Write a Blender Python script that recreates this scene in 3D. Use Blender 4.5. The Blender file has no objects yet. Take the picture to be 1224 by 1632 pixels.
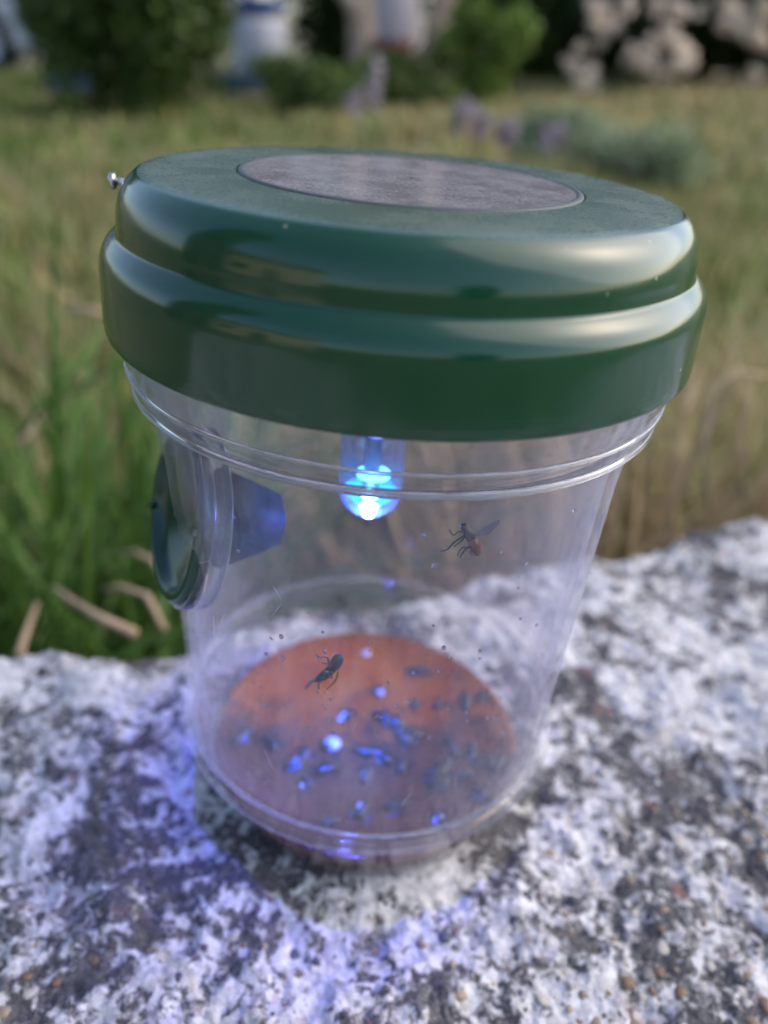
import bpy, bmesh, math, random
import numpy as np
from mathutils import Vector, Matrix

random.seed(7)
RNG = np.random.default_rng(11)
S = bpy.context.scene
COL = S.collection

# ------------------------------------------------------------------ camera
PITCH, ROLL = math.radians(30.83), math.radians(4.66)
CAM = Vector((0.0, -0.1487, 0.1678))
FPX = 1226.0
cam_d = bpy.data.cameras.new('camera')
cam = bpy.data.objects.new('camera', cam_d)
COL.objects.link(cam)
S.camera = cam
cam_d.sensor_fit = 'VERTICAL'
cam_d.sensor_height = 34.6
cam_d.sensor_width = 25.95
cam_d.lens = 34.6 * FPX / 1632
cam_d.clip_start = 0.01
cam_d.clip_end = 400
_c, _s = math.cos(PITCH), math.sin(PITCH)
_fw = Vector((0, _c, -_s)); _up0 = Vector((0, _s, _c)); _rt0 = Vector((1, 0, 0))
RT = _rt0 * math.cos(ROLL) + _up0 * math.sin(ROLL)
UP = -_rt0 * math.sin(ROLL) + _up0 * math.cos(ROLL)
cam.matrix_world = Matrix(((RT.x, UP.x, -_fw.x, CAM.x), (RT.y, UP.y, -_fw.y, CAM.y),
                           (RT.z, UP.z, -_fw.z, CAM.z), (0, 0, 0, 1)))
cam_d.dof.use_dof = True
cam_d.dof.focus_distance = 0.126
cam_d.dof.aperture_fstop = 26.0 / 3.3

# ------------------------------------------------------------------ sky, sun, exposure
SUN_EL, SUN_AZ = math.radians(42), math.radians(78)   # soft light from the right
W = bpy.data.worlds.new('World'); S.world = W; W.use_nodes = True
wn = W.node_tree.nodes; wl = W.node_tree.links
sky = wn.new('ShaderNodeTexSky'); sky.sky_type = 'NISHITA'; sky.sun_disc = False
sky.sun_elevation = SUN_EL; sky.sun_rotation = SUN_AZ
sky.air_density = 1.0; sky.dust_density = 2.5; sky.ozone_density = 1.5
wn['Background'].inputs[1].default_value = 0.15
wl.new(sky.outputs[0], wn['Background'].inputs[0])
sun_d = bpy.data.lights.new('sun', 'SUN'); sun = bpy.data.objects.new('sun', sun_d); COL.objects.link(sun)
sun_d.energy = 0.85; sun_d.angle = math.radians(80); sun_d.color = (1.0, 0.93, 0.85)
_sd = Vector((math.sin(SUN_AZ) * math.cos(SUN_EL), math.cos(SUN_AZ) * math.cos(SUN_EL), math.sin(SUN_EL)))
sun.rotation_euler = _sd.to_track_quat('Z', 'Y').to_euler()
S.view_settings.view_transform = 'Standard'
S.view_settings.look = 'None'
S.view_settings.gamma = 1
S.view_settings.use_curve_mapping = False
S.view_settings.exposure = 1.1
S.render.engine = 'CYCLES'
S.cycles.use_denoising = True
S.cycles.max_bounces = 14
S.cycles.transmission_bounces = 12
S.cycles.transparent_max_bounces = 24
S.cycles.glossy_bounces = 6
S.cycles.diffuse_bounces = 3
S.cycles.sample_clamp_indirect = 4.0
S.cycles.blur_glossy = 0.3


# ------------------------------------------------------------------ helpers
def tag(o, label=None, cat=None, group=None, kind=None):
    if label: o['label'] = label
    if cat: o['category'] = cat
    if group: o['group'] = group
    if kind: o['kind'] = kind
    return o


def empty(name, loc=(0, 0, 0), label=None, cat=None, group=None):
    o = bpy.data.objects.new(name, None); o.empty_display_size = 0.02
    COL.objects.link(o); o.location = loc
    return tag(o, label, cat, group)


def link(name, me, mat=None, parent=None, smooth=True):
    o = bpy.data.objects.new(name, me)
    COL.objects.link(o)
    if mat:
        for m in (mat if isinstance(mat, (list, tuple)) else [mat]):
            me.materials.append(m)
    if smooth:
        me.polygons.foreach_set('use_smooth', [True] * len(me.polygons))
    if parent:
        o.parent = parent
    return o


def mesh_np(name, V, Q, attr=None):
    """V (n,3), Q (m,k) all faces with k corners; attr = per-vertex colour (n,3)"""
    me = bpy.data.meshes.new(name)
    V = np.asarray(V, np.float32); Q = np.asarray(Q, np.int32)
    k = Q.shape[1]
    me.vertices.add(len(V)); me.vertices.foreach_set('co', V.ravel())
    me.loops.add(Q.size); me.loops.foreach_set('vertex_index', Q.ravel())
    me.polygons.add(len(Q))
    me.polygons.foreach_set('loop_start', np.arange(0, Q.size, k, dtype=np.int32))
    me.polygons.foreach_set('loop_total', np.full(len(Q), k, np.int32))
    me.update(calc_edges=True)
    if attr is not None:
        a = me.color_attributes.new('tint', 'FLOAT_COLOR', 'POINT')
        c = np.ones((len(V), 4), np.float32); c[:, :3] = attr
        a.data.foreach_set('color', c.ravel())
    return me


def pydata(name, V, F):
    me = bpy.data.meshes.new(name); me.from_pydata([tuple(v) for v in V], [], F); me.update(); return me


def lathe(name, prof, n=128, rf=None, close=False):
    """prof list of (r, z); rf(theta_array, r, z) -> radius array"""
    th = np.linspace(0, 2 * np.pi, n, endpoint=False)
    V = []; Q = []
    for r, z in prof:
        rr = rf(th, r, z) if rf else np.full(n, r)
        V.append(np.stack([rr * np.sin(th), -rr * np.cos(th), np.full(n, z)], 1))
    V = np.concatenate(V); m = len(prof)
    i = np.arange(n); j = (i + 1) % n
    for k in range(m - 1 if not close else m):
        a = k * n; b = ((k + 1) % m) * n
        Q.append(np.stack([a + i, a + j, b + j, b + i], 1))
    return mesh_np(name, V, np.concatenate(Q))


def smooth_prof(pts, per=5):
    """Catmull-Rom through the given profile points"""
    P = [np.array(p, float) for p in pts]; out = []
    for i in range(len(P) - 1):
        p0 = P[max(i - 1, 0)]; p1 = P[i]; p2 = P[i + 1]; p3 = P[min(i + 2, len(P) - 1)]
        for t in np.linspace(0, 1, per, endpoint=False):
            out.append(tuple(0.5 * ((2 * p1) + (-p0 + p2) * t + (2 * p0 - 5 * p1 + 4 * p2 - p3) * t * t + (-p0 + 3 * p1 - 3 * p2 + p3) * t ** 3)))
    out.append(tuple(P[-1])); return out


def fillet(pts, rad, seg=5):
    """polyline profile with rounded corners; rad list same length"""
    out = [tuple(pts[0])]
    for i in range(1, len(pts) - 1):
        a, b, c = [np.array(pts[k], float) for k in (i - 1, i, i + 1)]
        u = (a - b); lu = np.linalg.norm(u); u /= lu
        w = (c - b); lw = np.linalg.norm(w); w /= lw
        r = rad[i]
        if r <= 0: out.append(tuple(b)); continue
        d = min(r, lu * .49, lw * .49)
        p = b + u * d; q = b + w * d
        for t in np.linspace(0, 1, seg + 1):
            out.append(tuple((1 - t) ** 2 * p + 2 * t * (1 - t) * b + t * t * q))
    out.append(tuple(pts[-1])); return out


def tube_data(pts, rad, n=8, V=None, F=None):
    """tapered tube with round ends appended to V, F"""
    V = [] if V is None else V; F = [] if F is None else F
    pts = [Vector(p) for p in pts]
    base = len(V); prev = None
    up = Vector((0, 0, 1))
    rings = []
    for i, p in enumerate(pts):
        d = (pts[min(i + 1, len(pts) - 1)] - pts[max(i - 1, 0)]).normalized()
        if prev is None:
            a = d.cross(up)
            if a.length < 1e-3: a = d.cross(Vector((1, 0, 0)))
            a.normalize()
        else:
            a = (prev - d * prev.dot(d)).normalized()
        prev = a; b = d.cross(a)
        rings.append(len(V))
        for k in range(n):
            t = 2 * math.pi * k / n
            V.append(p + (a * math.cos(t) + b * math.sin(t)) * rad[i])
    for i in range(len(rings) - 1):
        for k in range(n):
            k2 = (k + 1) % n
            F.append((rings[i] + k, rings[i] + k2, rings[i + 1] + k2, rings[i + 1] + k))
    F.append(tuple(rings[0] + k for k in range(n))[::-1]); F.append(tuple(rings[-1] + k for k in range(n)))
    return V, F


def px_ray(px, py):
    X2 = (px - 612) / FPX; Y2 = -(py - 816) / FPX
    return (_fw + RT * X2 + UP * Y2)


# ---- numpy noise
_tab = RNG.random((256, 256)).astype(np.float32)
def vnoise(x, y, seed=0):
    x = x + seed * 17.31; y = y + seed * 9.17
    xi = np.floor(x).astype(int); yi = np.floor(y).astype(int)
    fx = x - xi; fy = y - yi
    fx = fx * fx * (3 - 2 * fx); fy = fy * fy * (3 - 2 * fy)
    a = _tab[xi & 255, yi & 255]; b = _tab[(xi + 1) & 255, yi & 255]
    c = _tab[xi & 255, (yi + 1) & 255]; d = _tab[(xi + 1) & 255, (yi + 1) & 255]
    return (a * (1 - fx) + b * fx) * (1 - fy) + (c * (1 - fx) + d * fx) * fy - 0.5
def fbm(x, y, o=4, seed=0, g=.55):
    s = 0; a = 1
    for k in range(o):
        ca, sa = math.cos(k * .7 + .3), math.sin(k * .7 + .3)
        s = s + a * vnoise((x * ca - y * sa) * 2 ** k, (x * sa + y * ca) * 2 ** k, seed + k); a *= g
    return s


# ------------------------------------------------------------------ materials
class NT:
    def __init__(s, name):
        s.m = bpy.data.materials.new(name); s.m.use_nodes = True
        s.t = s.m.node_tree; s.t.nodes.clear()
        s.out = s.n('OutputMaterial')
    def n(s, typ, **k):
        nd = s.t.nodes.new('ShaderNode' + typ)
        for a, v in k.items(): setattr(nd, a, v)
        return nd
    def l(s, a, b): s.t.links.new(a, b)
    def set(s, nd, **k):
        for a, v in k.items(): nd.inputs[a.replace('_', ' ')].default_value = v
        return nd
    def noise(s, scale, detail=4, rough=.5, vec=None, dist=0.0):
        nd = s.n('TexNoise'); nd.inputs['Scale'].default_value = scale; nd.inputs['Detail'].default_value = detail
        nd.inputs['Roughness'].default_value = rough; nd.inputs['Distortion'].default_value = dist
        if vec is not None: s.l(vec, nd.inputs['Vector'])
        return nd.outputs[0]
    def ramp(s, fac, *stops):
        r = s.n('ValToRGB'); e = r.color_ramp.elements
        while len(e) < len(stops): e.new(.5)
        for i, (p, c) in enumerate(stops):
            e[i].position = p; e[i].color = (*c, 1) if isinstance(c, tuple) else (c, c, c, 1)
        s.l(fac, r.inputs[0]); return r.outputs[0]
    def mixc(s, f, a, b, bt='MIX'):
        m = s.n('Mix', data_type='RGBA', blend_type=bt)
        for i, v in ((0, f), (6, a), (7, b)):
            if hasattr(v, 'links'): s.l(v, m.inputs[i])
            else: m.inputs[i].default_value = (*v, 1) if isinstance(v, tuple) else v
        return m.outputs[2]
    def math(s, op, a, b=0.0):
        m = s.n('Math', operation=op)
        for i, v in ((0, a), (1, b)):
            if hasattr(v, 'links'): s.l(v, m.inputs[i])
            else: m.inputs[i].default_value = v
        return m.outputs[0]
    def pos(s):
        return s.n('TexCoord').outputs['Object']
    def bump(s, h, dist, strength=1.0):
        b = s.n('Bump'); b.inputs['Strength'].default_value = strength; b.inputs['Distance'].default_value = dist
        s.l(h, b.inputs['Height']); return b.outputs[0]
    def prin(s, col, rough=.5, normal=None, **k):
        p = s.n('BsdfPrincipled')
        if hasattr(col, 'links'): s.l(col, p.inputs['Base Color'])
        else: p.inputs['Base Color'].default_value = (*col, 1)
        if hasattr(rough, 'links'): s.l(rough, p.inputs['Roughness'])
        else: p.inputs['Roughness'].default_value = rough
        if normal is not None: s.l(normal, p.inputs['Normal'])
        for a, v in k.items(): p.inputs[a.replace('_', ' ')].default_value = v
        return p.outputs[0]
    def mixs(s, f, a, b):
        m = s.n('MixShader')
        if hasattr(f, 'links'): s.l(f, m.inputs[0])
        else: m.inputs[0].default_value = f
        s.l(a, m.inputs[1]); s.l(b, m.inputs[2]); return m.outputs[0]
    def done(s, sh):
        s.l(sh, s.out.inputs[0]); return s.m


def mat_simple(name, col, rough=.5, var=.15, scale=40, **k):
    t = NT(name); f = t.noise(scale, 4, vec=t.pos())
    c = t.mixc(t.ramp(f, (.3, 0.0), (.7, 1.0)), tuple(x * (1 - var) for x in col), tuple(min(1, x * (1 + var)) for x in col))
    return t.done(t.prin(c, rough, **k))


def mat_stone():
    t = NT('lichen_stone'); P = t.pos()
    a = t.noise(38, 3, .55, P, .4)
    b = t.noise(215, 7, .68, P, .5)
    c = t.noise(760, 6, .72, P, .2)
    s = t.math('ADD', t.math('MULTIPLY', a, .76), t.math('ADD', t.math('MULTIPLY', b, 1.0), t.math('MULTIPLY', c, .42)))
    # s about 1.085 in the middle
    base = t.ramp(t.noise(900, 3, .6, P), (.3, (.036, .034, .038)), (.7, (.18, .172, .178)))
    lich = t.ramp(t.noise(300, 5, .7, P), (.28, (.36, .345, .35)), (.5, (.68, .66, .665)), (.70, (.86, .84, .84)))
    msk = t.ramp(t.math('SUBTRACT', s, .56), (.44, 0.0), (.485, .5), (.53, 1.0))
    col = t.mixc(msk, base, lich)
    # warm brownish grey patches, ochre spots, dull red patches
    w = t.ramp(t.noise(75, 5, .6, t.n('TexCoord').outputs['Object'], .6), (.58, 0.0), (.68, .4))
    col = t.mixc(w, col, (.33, .28, .24))
    o = t.ramp(t.noise(210, 3, .6, P), (.70, 0.0), (.75, .8))
    col = t.mixc(o, col, (.30, .17, .05))
    mp = t.n('Mapping'); mp.inputs['Location'].default_value = (3.1, 7.7, 0); t.l(P, mp.inputs[0])
    r = t.ramp(t.noise(95, 4, .65, mp.outputs[0], .5), (.63, 0.0), (.70, .6))
    col = t.mixc(r, col, (.34, .14, .12))
    # small pits
    v = t.n('TexVoronoi'); v.inputs['Scale'].default_value = 330; v.inputs['Randomness'].default_value = 1.0; t.l(P, v.inputs['Vector'])
    pit = t.ramp(v.outputs['Distance'], (.10, 1.0), (.22, 0.0))
    pit = t.math('MULTIPLY', pit, t.ramp(t.noise(70, 2, .5, P), (.45, 0.0), (.6, .9)))
    col = t.mixc(pit, col, (.06, .055, .06))
    hgt = t.math('ADD', t.math('MULTIPLY', c, .8), t.math('ADD', t.math('MULTIPLY', msk, .35), t.math('MULTIPLY', pit, -.6)))
    hgt = t.math('ADD', hgt, t.math('MULTIPLY', t.noise(1700, 4, .6, P), .35))
    nrm = t.bump(hgt, .0014, 1.0)
    return t.done(t.prin(col, .92, nrm, Specular_IOR_Level=.25))


def mat_clear(name, haze, tint=(.985, .985, .995), edge_haze=.1, low=0.0):
    """thin clear dusty plastic: lets light through, mirrors at grazing angles, carries a film of haze (more on the low wall)"""
    t = NT(name); P = t.pos()
    tr = t.n('BsdfTransparent'); tr.inputs[0].default_value = (*tint, 1)
    go = t.n('BsdfGlossy'); go.inputs['Roughness'].default_value = .04
    lw = t.n('LayerWeight'); lw.inputs[0].default_value = .5
    sch = t.math('ADD', .035, t.math('MULTIPLY', t.math('POWER', lw.outputs['Facing'], 4.0), .8))
    bp = t.bump(t.noise(150, 3, .5, P), .0004, .35)
    t.l(bp, go.inputs['Normal'])
    thin = t.mixs(sch, tr.outputs[0], go.outputs[0])
    df = t.n('BsdfDiffuse'); df.inputs[0].default_value = (.66, .64, .66, 1)
    tl = t.n('BsdfTranslucent'); tl.inputs[0].default_value = (.66, .64, .66, 1)
    hz = t.mixs(.5, df.outputs[0], tl.outputs[0])
    mp = t.n('Mapping'); mp.inputs['Scale'].default_value = (1, 1, .22); t.l(P, mp.inputs[0])
    f1 = t.ramp(t.noise(75, 5, .62, mp.outputs[0]), (.32, .25), (.7, 1.0))
    f1 = t.math('ADD', f1, t.ramp(t.noise(420, 4, .6, P), (.55, 0.0), (.75, .7)))
    f = t.math('MULTIPLY', f1, haze)
    if low:
        sx = t.n('SeparateXYZ'); t.l(P, sx.inputs[0])
        zf = t.ramp(sx.outputs[2], (.030, 1.0), (.068, 0.0))
        f = t.math('ADD', f, t.math('MULTIPLY', t.math('MULTIPLY', zf, f1), low))
    f = t.math('ADD', f, t.math('MULTIPLY', t.math('POWER', lw.outputs['Facing'], 1.5), edge_haze))
    return t.done(t.mixs(f, thin, hz))


def mat_glass(name, haze=.03):
    t = NT(name)
    gl = t.n('BsdfGlass'); gl.inputs['IOR'].default_value = 1.47; gl.inputs['Roughness'].default_value = 0.02
    gl.inputs['Color'].default_value = (.97, .975, .99, 1)
    df = t.n('BsdfDiffuse'); df.inputs[0].default_value = (.6, .6, .62, 1)
    return t.done(t.mixs(haze, gl.outputs[0], df.outputs[0]))


def mat_lid():
    t = NT('green_plastic_lid'); P = t.pos()
    sx = t.n('SeparateXYZ'); t.l(P, sx.inputs[0])
    g = t.mixc(t.noise(60, 3, .5, P), (.0030, .038, .016), (.0048, .050, .021))
    # dust lies on the flat top (above the rounded shoulder)
    top = t.math('GREATER_THAN', sx.outputs[2], .1474)
    geo = t.n('NewGeometry'); sn = t.n('SeparateXYZ'); t.l(geo.outputs['Normal'], sn.inputs[0])
    upf = t.ramp(sn.outputs[2], (.93, 0.0), (.995, 1.0))
    d1 = t.ramp(t.noise(1600, 4, .75, P), (.35, 0.25), (.65, .85))
    d2 = t.ramp(t.noise(45, 4, .6, P), (.25, .15), (.72, 1.0))
    dust = t.math('MULTIPLY', t.math('MULTIPLY', d1, d2), t.math('MULTIPLY', upf, .62))
    # a few specks everywhere
    v = t.n('TexVoronoi'); v.inputs['Scale'].default_value = 190; t.l(P, v.inputs['Vector'])
    sp = t.math('MULTIPLY', t.ramp(v.outputs['Distance'], (.035, .8), (.07, 0.0)), t.ramp(t.noise(60, 1, .5, P), (.5, 0.0), (.55, 1.0)))
    dust = t.math('MAXIMUM', dust, sp)
    col = t.mixc(dust, g, (.25, .25, .19))
    rough = t.math('ADD', t.math('MULTIPLY', dust, .5), t.ramp(t.noise(90, 4, .6, P), (.3, .10), (.7, .20)))
    mp = t.n('Mapping'); mp.inputs['Scale'].default_value = (.03, .03, 1); t.l(P, mp.inputs[0])
    rib = t.math('MULTIPLY', t.noise(900, 3, .5, mp.outputs[0]), t.ramp(sx.outputs[2], (.1275, 1.0), (.1285, .08)))
    h = t.math('ADD', t.math('MULTIPLY', rib, .35), t.math('MULTIPLY', d1, t.math('MULTIPLY', upf, .3)))
    h = t.math('ADD', h, t.math('MULTIPLY', t.noise(70, 2, .5, P), .5))
    return t.done(t.prin(col, rough, t.bump(h, .0004, .5), Coat_Weight=.15, Coat_Roughness=.16, IOR=1.5))


def mat_leaf(name, c0, c1, rough=.6, scale=20, trans=.25):
    t = NT(name)
    a = t.n('VertexColor'); a.layer_name = 'tint'
    f = t.noise(scale, 3, .6, t.pos())
    c = t.mixc(t.ramp(f, (.35, 0.0), (.65, 1.0)), c0, c1)
    c = t.mixc(1.0, c, a.outputs[0], 'MULTIPLY')
    p = t.prin(c, rough, Specular_IOR_Level=.3)
    tl = t.n('BsdfTranslucent'); t.l(c, tl.inputs[0])
    return t.done(t.mixs(trans, p, tl.outputs[0]))


M = {}
M['stone'] = mat_stone()
M['lid'] = mat_lid()
M['body'] = mat_clear('clear_jar_plastic', .020, edge_haze=.18, low=.008)
M['base'] = mat_clear('clear_base_plastic', .008, edge_haze=.03)
M['strip'] = mat_clear('clear_neck_plastic', .03, edge_haze=.22)
M['collar'] = mat_glass('clear_collar_plastic')
M['green'] = mat_simple('green_plastic_port', (.004, .042, .024), .22, IOR=1.5)
M['green_soft'] = mat_simple('green_translucent_cone', (.006, .030, .045), .6, .6, 200, Specular_IOR_Level=.04)
M['metal'] = mat_simple('dull_steel', (.55, .54, .52), .32, Metallic=1.0)
M['fly_dark'] = mat_simple('fly_dark', (.018, .016, .022), .35, .4, 900)
M['fly_red'] = mat_simple('fly_red', (.10, .018, .012), .3, .3, 900)
M['fly_wet'] = mat_simple('wet_fly', (.007, .006, .009), .32, .4, 500)


# ------------------------------------------------------------------ setting: ground
GA, GB, GC = -0.31, 0.062, 0.026
def gz(x, y): return GA + GB * x + GC * y
def on_ground(px, py):
    d = px_ray(px, py)
    t = (GA + GB * CAM.x + GC * CAM.y - CAM.z) / (d.z - GB * d.x - GC * d.y)
    return CAM + d * t
def at_y(px, y):
    """ground point seen in column px (at mid height of the background) at depth y"""
    d = px_ray(px, 120); t = (y - CAM.y) / d.y; x = CAM.x + d.x * t
    return Vector((x, y, gz(x, y)))


def build_ground():
    xs = np.concatenate([-np.geomspace(120, 9, 14), np.linspace(-8, 8, 90), np.geomspace(9, 120, 14)])
    ys = np.concatenate([-np.geomspace(120, 4, 12), np.linspace(-3.5, 12, 100), np.geomspace(13, 160, 14)])
    X, Y = np.meshgrid(xs, ys)
    lim = np.clip(1 - (np.hypot(X, Y) - 14) / 40, 0, 1)
    Z = GA + (GB * X + GC * Y) * lim + .05 * fbm(X * 1.3, Y * 1.3, 3)
    V = np.stack([X.ravel(), Y.ravel(), Z.ravel()], 1)
    n, m = X.shape; i, j = np.meshgrid(np.arange(n - 1), np.arange(m - 1), indexing='ij')
    a = (i * m + j).ravel()
    me = mesh_np('ground', V, np.stack([a, a + 1, a + m + 1, a + m], 1))
    t = NT('meadow_soil'); P = t.pos()
    c = t.ramp(t.noise(1.6, 6, .6, P), (.3, (.09, .11, .035)), (.5, (.17, .16, .065)), (.68, (.28, .22, .12)))
    c = t.mixc(t.noise(25, 4, .6, P), c, t.mixc(.5, c, (.05, .045, .03)))
    o = link('ground', me, t.done(t.prin(c, .95)))
    tag(o, kind='structure')
    # bare reddish earth in front of the oleander
    a = at_y(930, 7.0); pts = []
    V = []; F = []
    n = 40
    for k in range(n + 1):
        f = k / n; x = a.x + f * 5.2
        w0 = 6.55 + .12 * math.sin(f * 23) + .25 * f; w1 = 9.5
        for y in (w0, (w0 + w1) / 2, w1):
            V.append((x, y, gz(x, y) + .035 + (0.012 if y > w0 else 0)))
    for k in range(n):
        for q in range(2): F.append((k * 3 + q, k * 3 + 3 + q, k * 3 + 4 + q, k * 3 + 1 + q))
    t = NT('reddish_earth'); c = t.ramp(t.noise(5, 5, .6, t.pos()), (.3, (.13, .075, .045)), (.7, (.26, .15, .09)))
    tag(link('bare_earth', pydata('bare_earth', V, F), t.done(t.prin(c, .95))), kind='structure')
build_ground()


def build_grass():
    """blades in a wedge in front of the camera, dense near, coarser far; straw on the right and far, green on the left"""
    def batch(n, d0, d1, h0, h1, wid, seed, amax=44):
        r = np.random.default_rng(seed)
        d = np.sqrt(r.random(n) * (d1 ** 2 - d0 ** 2) + d0 ** 2)
        az = np.radians(r.uniform(-amax, amax, n))
        x = CAM.x + d * np.sin(az); y = CAM.y + d * np.cos(az)
        # not through the wall under the slab
        v = -x * math.sin(TH) + y * math.cos(TH)
        ok = v > VE + .03
        x, y, d = x[ok], y[ok], d[ok]; n = len(x)
        z = GA + GB * x + GC * y + .05 * fbm(x * 1.3, y * 1.3, 3) - .01
        cl = fbm(x * 2.2, y * 2.2, 3, 5)
        h = r.uniform(h0, h1, n) * (1 + .6 * cl)
        dirn = r.uniform(0, 2 * np.pi, n); lean = r.uniform(.1, .75, n)
        face = dirn + np.pi / 2 + r.normal(0, .4, n)
        w = wid * r.uniform(.6, 1.4, n)
        # colour
        dry = .42 * (x / np.maximum(d, .3) * 1.5) + .16 + .9 * fbm(x * 1.1, y * 1.1, 4, 9) + .22 * np.clip((d - 1.2) / 2.5, 0, 1)
        isdry = r.random(n) < np.clip(dry + .18, .05, .85)
        g = np.stack([r.uniform(.09, .165, n), r.uniform(.145, .22, n), r.uniform(.025, .05, n)], 1)
        s = np.stack([r.uniform(.36, .58, n), r.uniform(.31, .49, n), r.uniform(.15, .25, n)], 1)
        c = np.where(isdry[:, None], s, g)
        ts = np.array([0, .4, .75, 1.0]); wsn = np.array([1, .85, .5, .06])
        V = np.zeros((n, 8, 3), np.float32)
        for k in range(4):
            t = ts[k]; off = lean * h * t * t
            px = x + np.cos(dirn) * off; py = y + np.sin(dirn) * off; pz = z + h * (t - .25 * lean * t * t)
            for s_, sg in ((0, -1), (1, 1)):
                V[:, 2 * k + s_, 0] = px + np.cos(face) * w * wsn[k] * sg * .5
                V[:, 2 * k + s_, 1] = py + np.sin(face) * w * wsn[k] * sg * .5
                V[:, 2 * k + s_, 2] = pz
        b = (np.arange(n) * 8)[:, None]
        Q = np.concatenate([b + np.array([[2 * k, 2 * k + 1, 2 * k + 3, 2 * k + 2]]) for k in range(3)], 0)
        C = np.repeat(c[:, None, :], 8, 1).reshape(-1, 3)
        return V.reshape(-1, 3), Q, C
    bs = [batch(16000, .25, 1.2, .07, .22, .0045, 1, 50), batch(42000, 1.0, 3.0, .06, .17, .007, 2), batch(60000, 2.6, 9.0, .05, .15, .015, 3)]
    Vs, Qs, Cs, o = [], [], [], 0
    for V, Q, C in bs:
        Vs.append(V); Qs.append(Q + o); Cs.append(C); o += len(V)
    me = mesh_np('grass', np.concatenate(Vs), np.concatenate(Qs), np.concatenate(Cs))
    mt = mat_leaf('grass_blades', (.85, .85, .85), (1.1, 1.1, 1.1), .6, 3, .3)
    tag(link('meadow_grass', me, mt, smooth=False), 'green and straw coloured meadow grass growing behind the slab', 'grass', kind='stuff')

# ------------------------------------------------------------------ setting: lichen covered slab
TH = math.atan(.47); VE = .083 * math.cos(TH)
UX = Vector((math.cos(TH), math.sin(TH), 0)); VX = Vector((-math.sin(TH), math.cos(TH), 0))
def slab_height(x, y):
    h = .0050 * fbm(x * 26, y * 26, 3, 3) + .0036 * fbm(x * 85, y * 85, 3, 7)
    f = fbm(x * 260, y * 260, 4, 2, .62)
    h = h + .0016 * f + .0007 * np.abs(fbm(x * 700, y * 700, 2, 12)) - .0004
    R = np.hypot(x, y)
    k = np.clip((R - .037) / .012, 0, 1); k = k * k * (3 - 2 * k)
    return h * k + (1 - k) * (-.0002 + .0004 * f) - .0010 * k


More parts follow.
